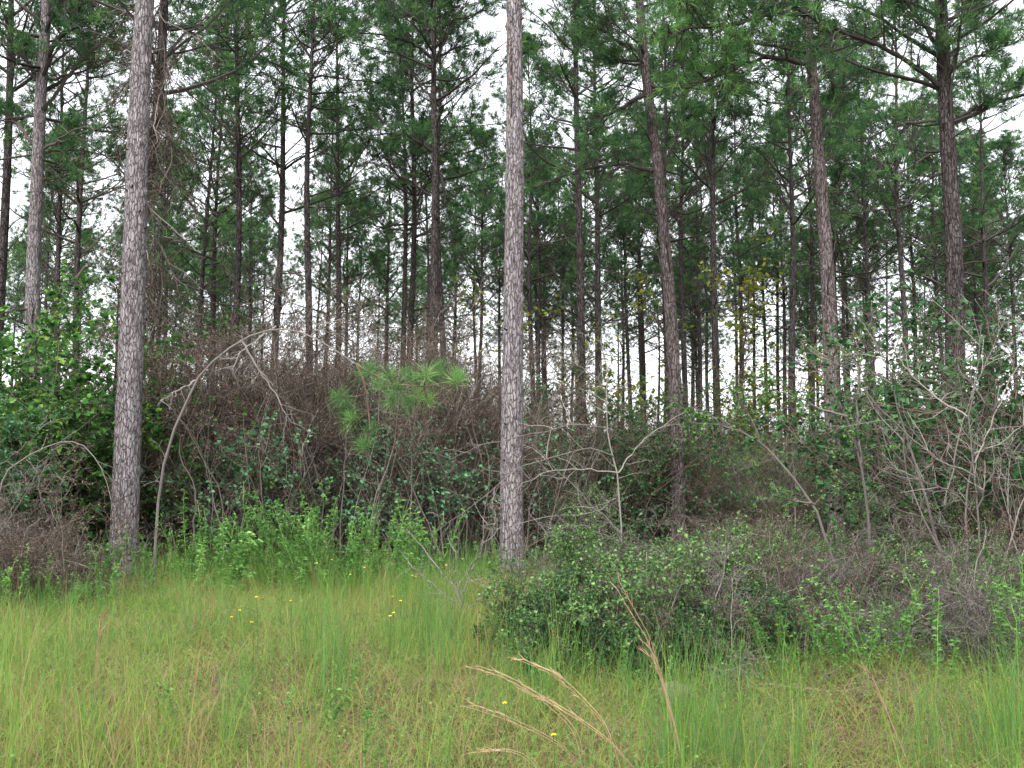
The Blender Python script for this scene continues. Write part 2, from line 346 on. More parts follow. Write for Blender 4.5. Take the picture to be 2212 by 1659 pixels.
def hero(pts, D, wpx, barkk, label, limbs=(), crown=(9., 19., 40, 2.8), H=20., extra=(), seed=0, res=260, rough=.05, knots=14, dead=16, zd=3.5, lean_d=0., needle='needle'):
    """pts: seen positions of the trunk from its foot upwards"""
    P = np.array([at(x, y, D) for x, y in pts])
    d0 = (P[1] - P[0]) / max(P[1, 2] - P[0, 2], .1)
    foot = P[0] + d0 * (0 - P[0, 2]); zt = P[-1, 2]; d1 = (P[-1] - P[-2]) / (P[-1, 2] - P[-2, 2]); top = P[-1] + d1 * (H - zt) * .8; top[2] = H
    pl = [foot - d0 * .3] + [p for p in P if p[2] > .3] + ([top] if zt < H - 1 else [])
    pl = np.array(pl); z = np.linspace(-.3, H, res)
    C = np.stack([np.interp(z, pl[:, 2], pl[:, 0]), np.interp(z, pl[:, 2], pl[:, 1]) + lean_d * z, z], -1)
    kk = np.hanning(31); kk /= kk.sum()
    for c in (0, 1):
        pad = np.concatenate([2 * C[0, c] - C[15:0:-1, c], C[:, c], 2 * C[-1, c] - C[-2:-17:-1, c]]); C[:, c] = np.convolve(pad, kk, 'valid')
    r = wpx / 2 * D / F
    base = np.array([foot[0], foot[1], 0.])
    Cl = C - base
    rr = radius(z, H, 1.); mid = np.interp(min(P[-1, 2], 9) * .5, z, rr); Rr = rr * r / mid
    parts = [('trunk', trunk_mesh('trunk', Cl, Rr, M[barkk], 30, rough, knots), [])]
    axis = lambda zq: (np.interp(zq, z, Cl[:, 0]), np.interp(zq, z, Cl[:, 1]))
    if crown: parts.append(('crown', crown_mesh('crown', axis, crown[1] if crown[1] < H else H, crown[0], crown[2], crown[3], r, dead=dead, zdead=zd, ntuft=20), []))
    for lb in limbs:
        pn, me, sub = limb_parts(lb[0], D, lb[1], lb[2], *(lb[3:]))
        for m_ in [me] + [s_[1] for s_ in sub]:
            co = np.empty(len(m_.vertices) * 3, np.float32); m_.vertices.foreach_get('co', co); co = co.reshape(-1, 3) - base; m_.vertices.foreach_set('co', co.reshape(-1).astype(np.float32))
        parts.append((pn, me, sub))
    for e in extra:
        e = e(axis, z, Rr); parts += e if isinstance(e, list) else [e]
    return thing('pine_tree', parts, base, label, 'pine tree', 'pines of the plantation')

def scar(axis, z, Rr):
    """long resin-stained wound on the side of the trunk that faces the clearing"""
    b = Buf(); n = 26; zz = np.linspace(7.05, 8.35, n); w = .035 * np.sin(np.linspace(0, math.pi, n)) ** .6 * U(.6, 1.3, n)
    rr = np.interp(zz, z, Rr); ax, ay = axis(zz); V = []
    for s in (-1, -.35, .35, 1):
        a = -math.pi / 2 - .42 + s * w / rr
        V.append(np.stack([ax + np.cos(a) * (rr * 1.05 + (.006 if abs(s) < 1 else -.03) + .008 * rndn(n)), ay + np.sin(a) * (rr * 1.05 + (.006 if abs(s) < 1 else -.03)), zz], -1))
    V = np.stack(V, 1); k, s = np.meshgrid(np.arange(n - 1), np.arange(3), indexing='ij'); q = k * 4 + s
    b.add(V.reshape(-1, 3), np.stack([q, q + 1, q + 5, q + 4], -1).reshape(-1, 4), 0, rs.rand(n * 4))
    return ('bark_wound', b.mesh('bark_wound', [M['wound']]), [])
M['wound'] = leafmat('dark_resin_wound', [(0, (.025, .018, .015)), (.7, (.06, .04, .03)), (1, (.26, .16, .10))], 0, .8, .2)
def stubs(axis, z, Rr):
    b = Buf(); n = 9; zz = U(1.5, 9, n); a = U(math.pi, 2 * math.pi, n); ax, ay = axis(zz); rr = np.interp(zz, z, Rr)
    d = np.stack([np.cos(a), np.sin(a), .4 + 0 * a], -1); p = np.stack([ax, ay, zz], -1) + d * rr[:, None] * .7
    P = grow(p, d, U(.07, .14, n), 3, .1); out = []
    for q in range(n):
        b = Buf(); tubes(b, P[q:q + 1], taper(1, 4, .022, .010), 6, 0); out.append(('branch_stub', b.mesh('branch_stub', [M['limb']]), []))
    return out

hero([(265, 1245), (271, 1100), (281, 800), (289, 600), (298, 300), (305, 130), (313, 0)], 14.6, 50, 'bark_pale', 'thick straight pine with pale grey plated bark, its foot in the grass at the left',
     crown=(12.5, 19, 34, 2.6), extra=[stubs], res=420, knots=16, dead=0, rough=.045)
hero([(1106, 1243), (1105, 1000), (1108, 700), (1112, 400), (1112, 150), (1110, 0)], 14.8, 43, 'bark_pale', 'tall pale pine in the middle with a long dark wound high on its bark',
     crown=(12.5, 19, 34, 2.6), extra=[stubs, scar], res=420, knots=14, dead=0, rough=.045)
hero([(243, 1150), (249, 950), (270, 700), (292, 560), (322, 380), (345, 200), (352, 60)], 18.4, 26, 'bark_mid', 'leaning pine draped in dead brown vines close behind the thick left pine',
     crown=(8.6, 19, 44, 3.0), dead=10)
hero([(70, 800), (72, 560), (80, 400), (88, 200), (96, 100), (101, 0)], 20.5, 31, 'bark_pale', 'forked grey pine left of the thick left pine, limbs rising both ways',
     limbs=[([(79, 173), (60, 135), (37, 103), (0, 66), (-30, 50)], -.5, .05), ([(95, 140), (112, 105), (129, 81), (155, 45), (182, 5), (200, -30)], .4, .07),
            ([(88, 323), (120, 310), (147, 301), (213, 279), (240, 262)], -.6, .035), ([(107, 171), (165, 158), (220, 143), (250, 120)], .5, .035),
            ([(70, 312), (55, 285), (37, 268), (0, 239), (-30, 215)], .5, .045), ([(84, 330), (130, 325), (190, 322), (250, 345)], .6, .03)],
     crown=(8.6, 19, 42, 3.0))
hero([(936, 800), (937, 600), (941, 400), (937, 250), (937, 100), (937, 0)], 26., 19, 'bark_mid', 'slim grey pine with stout forking limbs, nearest left of the central pine',
     limbs=[([(928, 121), (905, 100), (877, 88), (803, 72), (748, 66)], -.5, .05), ([(928, 66), (905, 45), (877, 26), (840, 0), (815, -20)], .6, .06),
            ([(947, 70), (965, 52), (995, 40), (1050, 22)], -.4, .055), ([(950, 118), (975, 108), (1006, 99), (1045, 94)], .5, .04),
            ([(932, 327), (915, 312), (895, 301), (851, 287), (803, 292)], -.5, .06), ([(950, 327), (965, 310), (987, 298), (1020, 281)], .4, .045),
            ([(948, 370), (958, 395), (963, 423), (958, 455), (950, 490)], -.3, .04, False), ([(930, 423), (890, 390), (850, 372), (800, 350)], .4, .03, False)],
     crown=(11., 20, 40, 2.8))
hero([(1466, 1140), (1462, 900), (1447, 640), (1436, 520), (1423, 371), (1402, 220), (1390, 110), (1381, 0)], 20.2, 27, 'bark_red', 'reddish brown pine leaning left, first big trunk right of the central pine',
     limbs=[([(1388, 206), (1362, 222), (1336, 235), (1300, 254), (1263, 290)], -.6, .055), ([(1410, 371), (1373, 357), (1300, 355), (1226, 375), (1170, 400)], .5, .045),
            ([(1376, 107), (1340, 95), (1300, 62), (1260, 55)], -.6, .05), ([(1380, 130), (1330, 133), (1290, 140)], .6, .035), ([(1425, 400), (1440, 340), (1462, 290), (1475, 240)], .5, .035),
            ([(1400, 200), (1420, 205), (1440, 195)], .3, .05, False)],
     crown=(9.5, 19, 36, 2.8))
hero([(1805, 1130), (1800, 960), (1795, 800), (1788, 600), (1772, 380), (1760, 220), (1750, 100), (1742, 0)], 19.4, 30, 'bark_red', 'reddish grey pine leaning slightly left above the green holly on the right',
     limbs=[([(1738, 138), (1692, 125), (1641, 125), (1589, 147), (1530, 175), (1457, 180)], -1.6, .05, True, 1.5, 'needle_near'), ([(1745, 40), (1690, 20), (1640, 35), (1580, 60), (1500, 50), (1440, 80)], -2.2, .05, True, 1.7, 'needle_near'),
            ([(1742, 5), (1700, -20), (1620, -40), (1520, -10), (1450, 10)], -2.0, .05, True, 1.6, 'needle_near'), ([(1780, 140), (1800, 190), (1830, 185), (1870, 150)], .6, .035)],
     crown=(10., 19, 34, 2.8))
hero([(2066, 1000), (2064, 800), (2060, 515), (2049, 330), (2040, 180), (2034, 40), (2032, 0)], 18.6, 38, 'bark_mid', 'thick dark pine at the right with a long limb reaching far left',
     limbs=[([(2027, 185), (1972, 136), (1917, 107), (1843, 79), (1777, 53), (1714, 18), (1670, -5)], -.8, .052, True, 1.6), ([(2050, 230), (2045, 165), (2031, 107), (2008, 70), (1983, 37), (1953, 0), (1940, -30)], -.7, .055, True, 1.2),
            ([(2048, 55), (2080, 20), (2110, -10)], .5, .035), ([(2020, 260), (1960, 262), (1900, 285), (1860, 310)], .6, .035), ([(2060, 150), (2110, 120), (2160, 105), (2220, 80)], -.8, .035, True, 1.5),
            ([(2065, 250), (2110, 235), (2170, 190), (2230, 180)], -.8, .032, True, 1.5)],
     crown=(7.8, 19, 48, 3.3))
hero([(1256, 800), (1254, 600), (1251, 450), (1246, 300), (1243, 100), (1242, 0)], 27., 18, 'bark_mid', 'slim straight grey pine, first trunk right of the central pine that reaches the top edge',
     limbs=[([(1240, 205), (1215, 175), (1190, 160), (1160, 150)], .5, .04), ([(1250, 300), (1275, 265), (1300, 240), (1330, 200)], -.5, .035)], crown=(9., 20, 42, 2.8))

# the other pines of the stand: seen x (at height y 600), apparent width, optional lean
LIST = [(4, 20), (128, 13), (176, 15), (357, 10), (445, 12), (467, 12), (512, 16), (537, 8), (590, 15), (665, 17), (693, 8), (725, 13), (752, 10),
        (868, 12), (889, 14), (955, 14), (984, 7), (1026, 8), (1042, 10), (1085, 9), (1147, 11), (1160, 9), (1178, 7), (1215, 8), (1295, 15), (1388, 9),
        (1434, 13), (1480, 12), (1506, 10), (1523, 8), (1545, 15), (1580, 8), (1599, 10), (1632, 6), (1646, 9), (1680, 8), (1711, 15), (1744, 12), (1800, 12),
        (1819, 9), (1871, 12), (1947, 15), (1973, 10), (2024, 11), (2137, 13), (2180, 10)]
LAND = [(75, 'the forked grey pine'), (289, 'the thick left pine'), (938, 'the slim pine with stout forking limbs'), (1109, 'the central pine'), (1444, 'the reddish leaning pine'),
        (1788, 'the reddish grey pine on the right'), (2058, 'the thick dark pine at the right')]
ORD = ['first', 'second', 'third', 'fourth', 'fifth', 'sixth', 'seventh', 'eighth', 'ninth', 'tenth', 'eleventh', 'twelfth', 'thirteenth', 'fourteenth']
cnt = {}
MIDPOS = []
for k, (x, w) in enumerate(LIST):
    D = min(.235 * F / w, 60.) * U(.94, 1.06); s = U(.93, 1.06)
    tm, cm, H = PINE[k % 6]
    p = at(x, 600, D)
    lean = (U(-.018, .018), U(-.022, .022)); 
    left = [q for q in LAND if q[0] < x]
    size = 'stout dark' if w >= 15 else 'slender' if w >= 11 else 'thin'
    if left:
        key = left[-1][1]; n = cnt.get(key, 0); cnt[key] = n + 1
        lab = '%s pine, %s right of %s' % (size, ORD[n], key)
    else: lab = 'dark pine cut by the left edge of the photo'
    ro = thing('pine_tree', [('trunk', tm, []), ('crown', cm, [])], (p[0] - math.tan(lean[1]) * p[2], D, 0), lab, 'pine tree', 'pines of the plantation',
               rot=(lean[0], lean[1], 0), scale=s)
    ro.children[0].rotation_euler.z = 0
    a = U(0, 6.28)
    ro.children[0].rotation_euler.z = a; ro.children[1].rotation_euler.z = a
    q = w / 2 * D / F / (.135 * .80 * s); ro.children[0].scale = (q, q, 1)
    MIDPOS.append((p[0], D))
# the far rows of the stand
zones = [(-60, 330, 'thin far pine seen past the forked pine at the left'), (330, 930, 'thin far pine standing above the brown thicket'),
         (930, 1440, 'thin far pine in the distance behind the central pine'), (1440, 1790, 'thin far pine against the bright gap right of the reddish leaning pine'), (1790, 2280, 'thin far pine in the distance behind the holly at the right')]
nf = 0; tries = 0
while nf < 88 and tries < 4000:
    tries += 1
    D = U(44, 84); x = U(-60, 2270)
    if (U(0, 1) > (.3 if 560 < x < 830 or 1530 < x < 1625 or 1880 < x < 1950 or 130 < x < 240 else 1.)): continue
    p = at(x, 900, D)
    if any((p[0] - a) ** 2 + (D - c) ** 2 < 5.5 for a, c in MIDPOS): continue
    MIDPOS.append((p[0], D)); tm, cm, H = PINE[rs.choice([0, 1, 2, 3, 4, 5, 6])]
    lab = [z[2] for z in zones if z[0] <= x <= z[1]][0]
    ro = thing('pine_tree', [('trunk', tm, []), ('crown', cm, [])], (p[0], D, 0), lab, 'pine tree', 'far pines', rot=(U(-.02, .02), U(-.02, .02), U(0, 6.28)), scale=U(.82, 1.02))
    nf += 1

# ------------------------------------------------------------------ shrub prototypes
def bush(nst, H, spread, sub, twigmat, r0=.012, leaf=None, nleaf=0, lsize=.03, lw=.4, broad=False, up=.3, wob=.14, levels=3, bend=(0, 0, 0), lmat=None, dens=(7, 6, 4), twr=.0022, base=.25, tl=(.45, .5, .5), ang=.75):
    b = Buf()
    p0 = np.stack([rndn(nst) * base, rndn(nst) * base, np.full(nst, -.05)], -1)
    d0 = nrm(np.stack([rndn(nst) * spread, rndn(nst) * spread, np.full(nst, 1.)], -1))
    L = H * U(.6, 1.1, nst)
    P = grow(p0, d0, L, 9, wob, bend); tubes(b, P, taper(nst, 10, r0 * U(.6, 1.3, nst), r0 * .25), 5, 0, U(.6, 1., nst))
    lines = [P]; Lc = L
    for lv in range(levels - 1):
        p, d, i, t = sprout(lines[-1], dens[lv], .15, 1., ang, .3)
        Lc = Lc[i] * tl[lv] * U(.4, 1.1, len(i)) * (1.15 - .6 * t) + .05
        Q = grow(p, d + np.array([0, 0, up * .5]), Lc, 5 if lv == 0 else 3, wob * 1.5, np.array(bend) * .6)
        tubes(b, Q, taper(len(i), Q.shape[1], max(r0 * (.4 if lv == 0 else .22), twr), twr * .6), 3, 0, U(.3, 1., len(i)) if lv == 0 else U(0, .85, len(i)))
        lines.append(Q)
    stems = b.mesh(sub, [M[twigmat]]); parts = [('stem', stems, [])]
    if leaf:
        Q = lines[-1]; k = max(1, int(nleaf / len(Q))); p, d = onlines(Q, k)
        if len(lines) > 2:
            p2, d2 = onlines(lines[-2], max(1, int(.25 * nleaf / len(lines[-2])))); p = np.concatenate([p, p2]); d = np.concatenate([d, d2])
        bb = Buf(); leaves(bb, p, lsize, lw, 0, broad=broad, d=nrm(d * np.array([1, 1, .5]) + .3 * rndn(len(p), 3)))
        parts.append(('foliage', bb.mesh('foliage', [M[leaf]]), []))
    return parts
PR = {}
PR['thicket'] = [bush(14, 3.9, .17, 'stem', 'twig_brown', .012, 'leaf_dead', 1300, .03, .3, dens=(12, 6, 3), levels=4, tl=(.34, .5, .5), twr=.0026, base=.55, up=.5) for _ in range(4)]
PR['brush'] = [bush(16, 1.5, .9, 'stem', 'twig_brown', .009, 'leaf_dead', 500, .025, .3, dens=(10, 7, 3), levels=4, tl=(.5, .5, .5), wob=.22, bend=(0, 0, -.05), twr=.0022, base=.4) for _ in range(3)]
PR['greybrush'] = [bush(11, 1.5, .9, 'stem', 'twig_grey', .008, dens=(11, 6, 3), levels=4, tl=(.5, .5, .5), wob=.22, bend=(0, 0, -.07), twr=.0022, base=.35) for _ in range(3)]
PR['holly'] = [bush(6, 2.6, .5, 'stem', 'twig_grey', .013, 'leaf_small', 5000, .036, .4, dens=(10, 7, 3), levels=4, tl=(.5, .5, .5), wob=.12, ang=.9) for _ in range(3)]
PR['lowholly'] = [bush(10, 1.05, .8, 'stem', 'twig_brown', .007, 'leaf_small', 7000, .030, .42, dens=(9, 6, 3), levels=4, tl=(.5, .5, .5), wob=.2, base=.3) for _ in range(3)]
PR['lowdark'] = [bush(12, 1.05, .8, 'stem', 'twig_dark', .007, 'leaf_dark', 6500, .042, .42, dens=(9, 6, 3), levels=4, tl=(.5, .5, .5), wob=.2, base=.3) for _ in range(3)]
PR['darkbush'] = [bush(12, 3.0, .5, 'stem', 'twig_dark', .014, 'leaf_dark', 5200, .065, .42, dens=(9, 6, 3), levels=4, tl=(.5, .5, .5)) for _ in range(3)]
PR['vine'] = [bush(12, 3.6, .45, 'stem', 'twig_brown', .012, 'leaf_broad', 5200, .068, .46, True, dens=(8, 5, 3), levels=4, tl=(.45, .5, .5)) for _ in range(3)]
PR['lance'] = [bush(10, 3.0, .4, 'stem', 'twig_dark', .014, 'leaf_blue', 4200, .10, .2, dens=(8, 5, 3), levels=4, tl=(.45, .5, .5)) for _ in range(2)]
PR['yellow'] = [bush(7, 3.2, .35, 'stem', 'twig_dark', .010, 'leaf_yellow', 1500, .06, .45, dens=(7, 5, 3), levels=4, tl=(.45, .5, .5)) for _ in range(2)]
PR['palebush'] = [bush(5, 2.9, .34, 'stem', 'twig_grey', .018, dens=(8, 5, 3), levels=4, tl=(.55, .45, .5), wob=.10, twr=.003, ang=.85, base=.15) for _ in range(3)]
PR['sprig'] = [bush(10, 2.4, .35, 'stem', 'twig_brown', .008, 'leaf_blue', 700, .06, .4, dens=(6, 4, 3), levels=3, tl=(.4, .5, .5)) for _ in range(2)]
def put(kind, x, y, D, name, label, cat, group, s=1., jit=0., z0=None):
    """place one shrub; x seen position, D depth"""
    p = at(x, y, D)
    pr = PR[kind][rs.randint(len(PR[kind]))]
    return thing(name, pr, (p[0], D, float(gh(p[0], D))), label, cat, group, (U(-.06, .06), U(-.06, .06), U(0, 6.28)), s * U(.9, 1.1))
def field(kind, n, x0, x1, D0, D1, name, label, cat, group, s0=.85, s1=1.15):
    for k in range(n):
        x = x0 + (x1 - x0) * (k + U(.1, .9)) / n; dd = U(D0, D1)
        for xt in (1463, 1800):      # open ground in front of these two trunks
            if abs(x - xt) < 175 and 14 < dd < 20.6: dd = U(21, 23.5)
            elif abs(x - xt) < 120 and 10.6 < dd < 20.6: x = xt + (120 if x > xt else -120)
        put(kind, x, 1000, dd, name, label, cat, group, U(s0, s1))
# brown thicket behind the clearing, left of and behind the central pine
field('thicket', 25, 320, 1090, 16.5, 19, 'dead_bush', 'tall brown tangle of dead twigs in the thicket between the left and central pines', 'dead bush', 'dead bushes of the thicket', 1.0, 1.22)
field('thicket', 20, 280, 1120, 20, 26, 'dead_bush', 'tall brown dead bush deep in the thicket between the left and central pines', 'dead bush', 'dead bushes deep in the thicket', 1.02, 1.3)
field('sprig', 20, 420, 1060, 15.6, 18, 'leafy_sapling', 'thin sapling with sparse blue green leaves rising in the brown thicket', 'sapling', 'saplings in the thicket', .8, 1.3)
field('yellow', 2, 800, 960, 20, 23, 'yellowing_shrub', 'shrub with yellowing leaves at the top of the thicket', 'shrub', 'yellowing shrubs over the thicket', 1.1, 1.2)
# vines and hollies at the left
field('vine', 10, -60, 200, 15.8, 18., 'vine_tangle', 'broad leaved green vines heaped over shrubs at the left', 'vine', 'vine tangles at the left', 1.05, 1.35)
field('vine', 2, 340, 420, 16.6, 17.6, 'vine_tangle', 'green vines with broad leaves just right of the thick left pine', 'vine', 'vines beside the thick left pine', .55, .85)
field('lance', 2, -150, 0, 13.2, 13.9, 'narrow_leaved_shrub', 'shrub with narrow blue green leaves at the left edge', 'shrub', 'narrow leaved shrubs at the left edge', .8, .95)
field('brush', 6, -120, 50, 11.6, 12.8, 'dead_bush', 'low heap of purplish dead twigs at the left edge', 'dead bush', 'dead twig heaps at the left edge', .8, 1.15)
field('greybrush', 3, -80, 60, 11.8, 13, 'dead_bush', 'low heap of pale grey arching twigs at the left edge', 'dead bush', 'pale twig heaps at the left edge', .8, 1.2)
# behind the central pine and right of it
field('darkbush', 6, 1130, 1480, 19, 25, 'evergreen_shrub', 'dark leafy shrub behind the central pine to its right', 'shrub', 'dark shrubs right of the central pine', .75, 1.1)
field('thicket', 8, 1130, 1500, 17.5, 22, 'dead_bush', 'brown dead bush standing right of the central pine', 'dead bush', 'dead bushes right of the central pine', .6, .85)
field('thicket', 18, 1480, 2260, 17, 23, 'dead_bush', 'rust brown dead bush in the shade behind the holly at the right', 'dead bush', 'dead bushes behind the holly', .42, .62)
field('holly', 8, 1500, 1960, 13, 16, 'holly_shrub', 'airy holly with small green leaves and pale stems at the right', 'holly shrub', 'hollies at the right', .5, .9)
field('holly', 4, 1180, 1400, 14.5, 18, 'holly_shrub', 'small leaved holly between the central and the reddish leaning pine', 'holly shrub', 'hollies near the reddish leaning pine', .6, .9)
field('palebush', 1, 2060, 2260, 10.5, 12, 'bare_shrub', 'bare shrub with pale grey criss-crossing branches at the right', 'bare shrub', 'bare shrubs at the right', .9, 1.15)
field('darkbush', 4, 2030, 2260, 13, 15.5, 'broadleaf_tree', 'small dark leaved tree crowding the right edge', 'small tree', 'dark leaved small trees at the right', 1.1, 1.5)
field('darkbush', 3, 1890, 2000, 15, 17, 'evergreen_shrub', 'dark glossy shrub left of the thick dark pine at the right', 'shrub', 'dark shrubs by the thick dark pine', .8, 1.)
field('yellow', 2, 1490, 1540, 24, 28, 'yellowing_shrub', 'yellow leaved vine climbing right of the reddish leaning pine', 'shrub', 'yellow leaved vines on the right', 1.6, 2.3)
# low thicket in front on the right
field('lowholly', 19, 1195, 2240, 7.9, 10.2, 'low_holly', 'low holly bush with small leaves in the front thicket', 'holly shrub', 'low hollies in the front thicket', .6, .98)
field('lowdark', 9, 1120, 1700, 7.5, 8.6, 'low_holly', 'low dark green holly at the near edge of the front thicket', 'holly shrub', 'low hollies at the near edge', .45, .62)
field('brush', 13, 1240, 2240, 7.8, 10.2, 'dead_bush', 'low brown dead bush in the front thicket at the right', 'dead bush', 'dead bushes in the front thicket', .5, .9)
field('greybrush', 17, 1270, 2240, 7.7, 10.2, 'dead_bush', 'low pale dead bush in the front thicket at the right', 'dead bush', 'pale dead bushes in the front thicket', .5, .85)
field('lowholly', 20, 1270, 2230, 10.8, 15, 'low_holly', 'low holly bush further back in the front thicket', 'holly shrub', 'low hollies further back', .6, 1.)
field('greybrush', 8, 1130, 2230, 10.8, 13.5, 'dead_bush', 'pale dead bush further back in the front thicket', 'dead bush', 'pale dead bushes further back', .6, .95)

# far undergrowth: one uncountable mass of stems and leaves under the distant pines
b = Buf(); n = 3600; D = U(27, 76, n); X = (U(-.60, .60, n)) * D; Hh = (1.6 + D * .055) * U(.45, 1.15, n)
P = grow(np.stack([X, D, 0 * D], -1), np.stack([rndn(n) * .15, rndn(n) * .15, np.ones(n)], -1), Hh, 5, .12); tubes(b, P, taper(n, 6, .018, .006), 3, 0)
p, d, i_, t = sprout(P, 9, .1, 1., .8, .3); Q = grow(p, d, Hh[i_] * .28 * U(.4, 1, len(i_)), 3, .2); tubes(b, Q, taper(len(i_), 4, .007, .004), 3, 0)
p, d = onlines(Q, 5); k = len(p) // 2
leaves(b, p[:k], .14, .42, 1); leaves(b, p[k:int(k * 1.5)], .12, .42, 2)
tag(link('undergrowth', b.mesh('undergrowth', [M['twig_brown'], M['leaf_dark'], M['leaf_small']])), 'mass of shrubs and brush under the far pines', 'undergrowth', kind='stuff')

# ------------------------------------------------------------------ traced single shrubs and stems
def traced(lines, D, r0, name, label, cat, group=None, mat='twig_grey', ntw=10, tw=.35, foot=None, off=None, twl=2, leaf=None):
    """things whose stems can be followed one by one in the photo"""
    allP = []; b = Buf()
    for li, ln in enumerate(lines):
        o = off[li] if off else 0.
        n = len(ln); P = np.array([at(x, y, D + o * k / (n - 1)) for k, (x, y) in enumerate(ln)])
        if li == 0:      # the main stem is rooted in the ground
            if P[0, 2] > 0: P = np.concatenate([[[P[0, 0], P[0, 1], -.08]], P])
            else: P[0, 2] = max(P[0, 2], -.15)
            n = len(P)
        s = np.linspace(0, n - 1, 16); Q = np.stack([np.interp(s, np.arange(n), P[:, c]) for c in range(3)], -1)
        Q[1:-1] = (Q[:-2] + 2 * Q[1:-1] + Q[2:]) / 4
        Q[1:-1] += .009 * rndn(14, 3)
        allP.append(Q)
    P = np.array(allP)
    base = np.array([P[0, 0, 0], P[0, 0, 1], 0.])
    base[2] = min(P[0, 0, 2], float(gh(base[0], base[1])))
    P = P - base
    rr = np.array([r0 if k == 0 else r0 * .7 for k in range(len(P))])
    tubes(b, P, taper(len(P), 16, rr, rr * .3), 7, 0, U(.35, .85, len(P)))
    prev = P; L = np.linalg.norm(np.diff(P, axis=1), axis=2).sum(1)
    for lv in range(twl):
        p, d, i, t = sprout(prev, ntw if lv == 0 else 4, .1, 1., .9, .3)
        L = np.minimum(L[i] * .35, tw) * U(.4, 1.2, len(i)) * (1 if lv == 0 else .6)
        prev = grow(p, d, L, 4, .18); tubes(b, prev, taper(len(i), 5, r0 * (.3 if lv == 0 else .16), .0016), 3, 0)
    parts = [('stem', b.mesh('stem', [M[mat]]), [])]
    if leaf:
        bb = Buf(); p, d = onlines(prev, leaf[1]); leaves(bb, p, leaf[2], leaf[3], 0, d=nrm(d)); parts.append(('foliage', bb.mesh('foliage', [M[leaf[0]]]), []))
    return thing(name, parts, base, label, cat, group)
traced([[(1345, 1290), (1340, 1150), (1336, 1021), (1322, 980), (1307, 925), (1311, 833), (1311, 782), (1296, 734)],
        [(1336, 1021), (1281, 1015), (1208, 1012), (1149, 1032), (1110, 1060)],
        [(1325, 985), (1274, 962), (1219, 984), (1145, 999), (1101, 1024), (1068, 1054), (1006, 1102), (932, 1157)],
        [(1309, 925), (1281, 918), (1226, 918), (1171, 934), (1079, 951), (1024, 966), (969, 995)],
        [(1338, 1060), (1333, 1072), (1300, 1105), (1171, 1116), (1057, 1149)],
        [(1336, 1021), (1360, 985), (1395, 944), (1450, 905), (1500, 880)],
        [(1340, 1150), (1310, 1120), (1250, 1060), (1190, 1000), (1150, 960)],
        [(1312, 850), (1290, 820), (1250, 790), (1215, 760)],
        [(1068, 1054), (1065, 1085), (1070, 1120), (1062, 1160)],
        [(1342, 1180), (1300, 1150), (1240, 1130), (1180, 1160), (1120, 1190)]],
       11.5, .0125, 'bare_shrub', 'bare shrub with long pale limbs reaching left across the central pine', 'bare shrub', ntw=22, tw=.45,
       off=[0, -.5, -.9, -.5, .3, .4, .3, .2, -.5, -.5])
traced([[(995, 1375), (995, 1339), (993, 1280), (961, 1241), (912, 1182), (877, 1143)], [(995, 1300), (1010, 1250), (1030, 1200), (1045, 1160)], [(994, 1310), (950, 1275), (915, 1245), (880, 1215)], [(996, 1330), (1040, 1290), (1075, 1265), (1110, 1230)],
        [(995, 1290), (980, 1235), (985, 1190)]], 10.2, .012, 'bare_shrub', 'small bare grey bush in the grass just left of the central pine', 'bare shrub', ntw=12, tw=.35)
traced([[(335, 1160), (340, 1054), (353, 973), (397, 870), (423, 822), (460, 782), (496, 745), (551, 719), (596, 705), (632, 708), (673, 725), (717, 752), (772, 788)],
        [(423, 822), (400, 835), (370, 850), (345, 870)], [(596, 705), (560, 730), (520, 760), (500, 800)], [(673, 725), (700, 700), (740, 690)], [(520, 735), (560, 800), (600, 860), (620, 900)]],
       14., .023, 'dead_sapling', 'bare sapling bent into a wide grey arch over the brown thicket', 'sapling', None, 'arch_bark', ntw=12, tw=.5, off=[-1.4, -.3, -.4, -.2, -.3])
traced([[(419, 1180), (419, 1127), (426, 1065), (408, 1024), (386, 980), (390, 947)]], 14.2, .018, 'dead_sapling', 'pale crooked sapling right of the thick left pine', 'stem', ntw=3, tw=.3)
for pl in ([(515, 1200), (518, 1150), (539, 1054), (529, 980), (526, 896)], [(578, 1180), (570, 1120), (562, 1040), (560, 960)], [(735, 1200), (737, 1100), (745, 1000), (748, 930)], [(790, 1190), (812, 1070), (850, 980), (862, 860)], [(883, 1200), (886, 1090), (890, 960), (903, 880)], [(690, 1180), (700, 1080), (672, 990), (640, 900)], [(455, 1190), (462, 1080), (440, 1000), (455, 900)]):
    traced([pl], 15.3, .012, 'dead_sapling', 'thin pale upright stem in the front of the brown thicket', 'stem', 'pale stems in the thicket', ntw=5, tw=.4)
traced([[(-20, 1230), (-10, 1050), (20, 1012), (55, 988), (110, 958), (158, 949), (195, 973), (228, 1017), (240, 1080)], [(0, 1050), (-10, 1010), (30, 980), (70, 950), (100, 900)], [(55, 988), (80, 1020), (90, 1080), (120, 1150)]],
       12., .013, 'bare_shrub', 'pale arching branches over the twig heap at the left edge', 'bare shrub', ntw=12, tw=.5)
traced([[(1830, 1330), (1800, 1200), (1760, 1090), (1700, 1010), (1640, 950), (1585, 925), (1530, 915), (1490, 912)], [(1640, 950), (1620, 900), (1590, 860), (1560, 810)], [(1585, 925), (1555, 905), (1520, 895), (1480, 890)], [(1760, 1090), (1700, 1075), (1640, 1080)]],
       11.2, .02, 'holly_shrub', 'single slanting holly stem leaning left beneath the reddish grey pine', 'holly shrub', ntw=14, tw=.5, leaf=('leaf_small', 8, .035, .4))
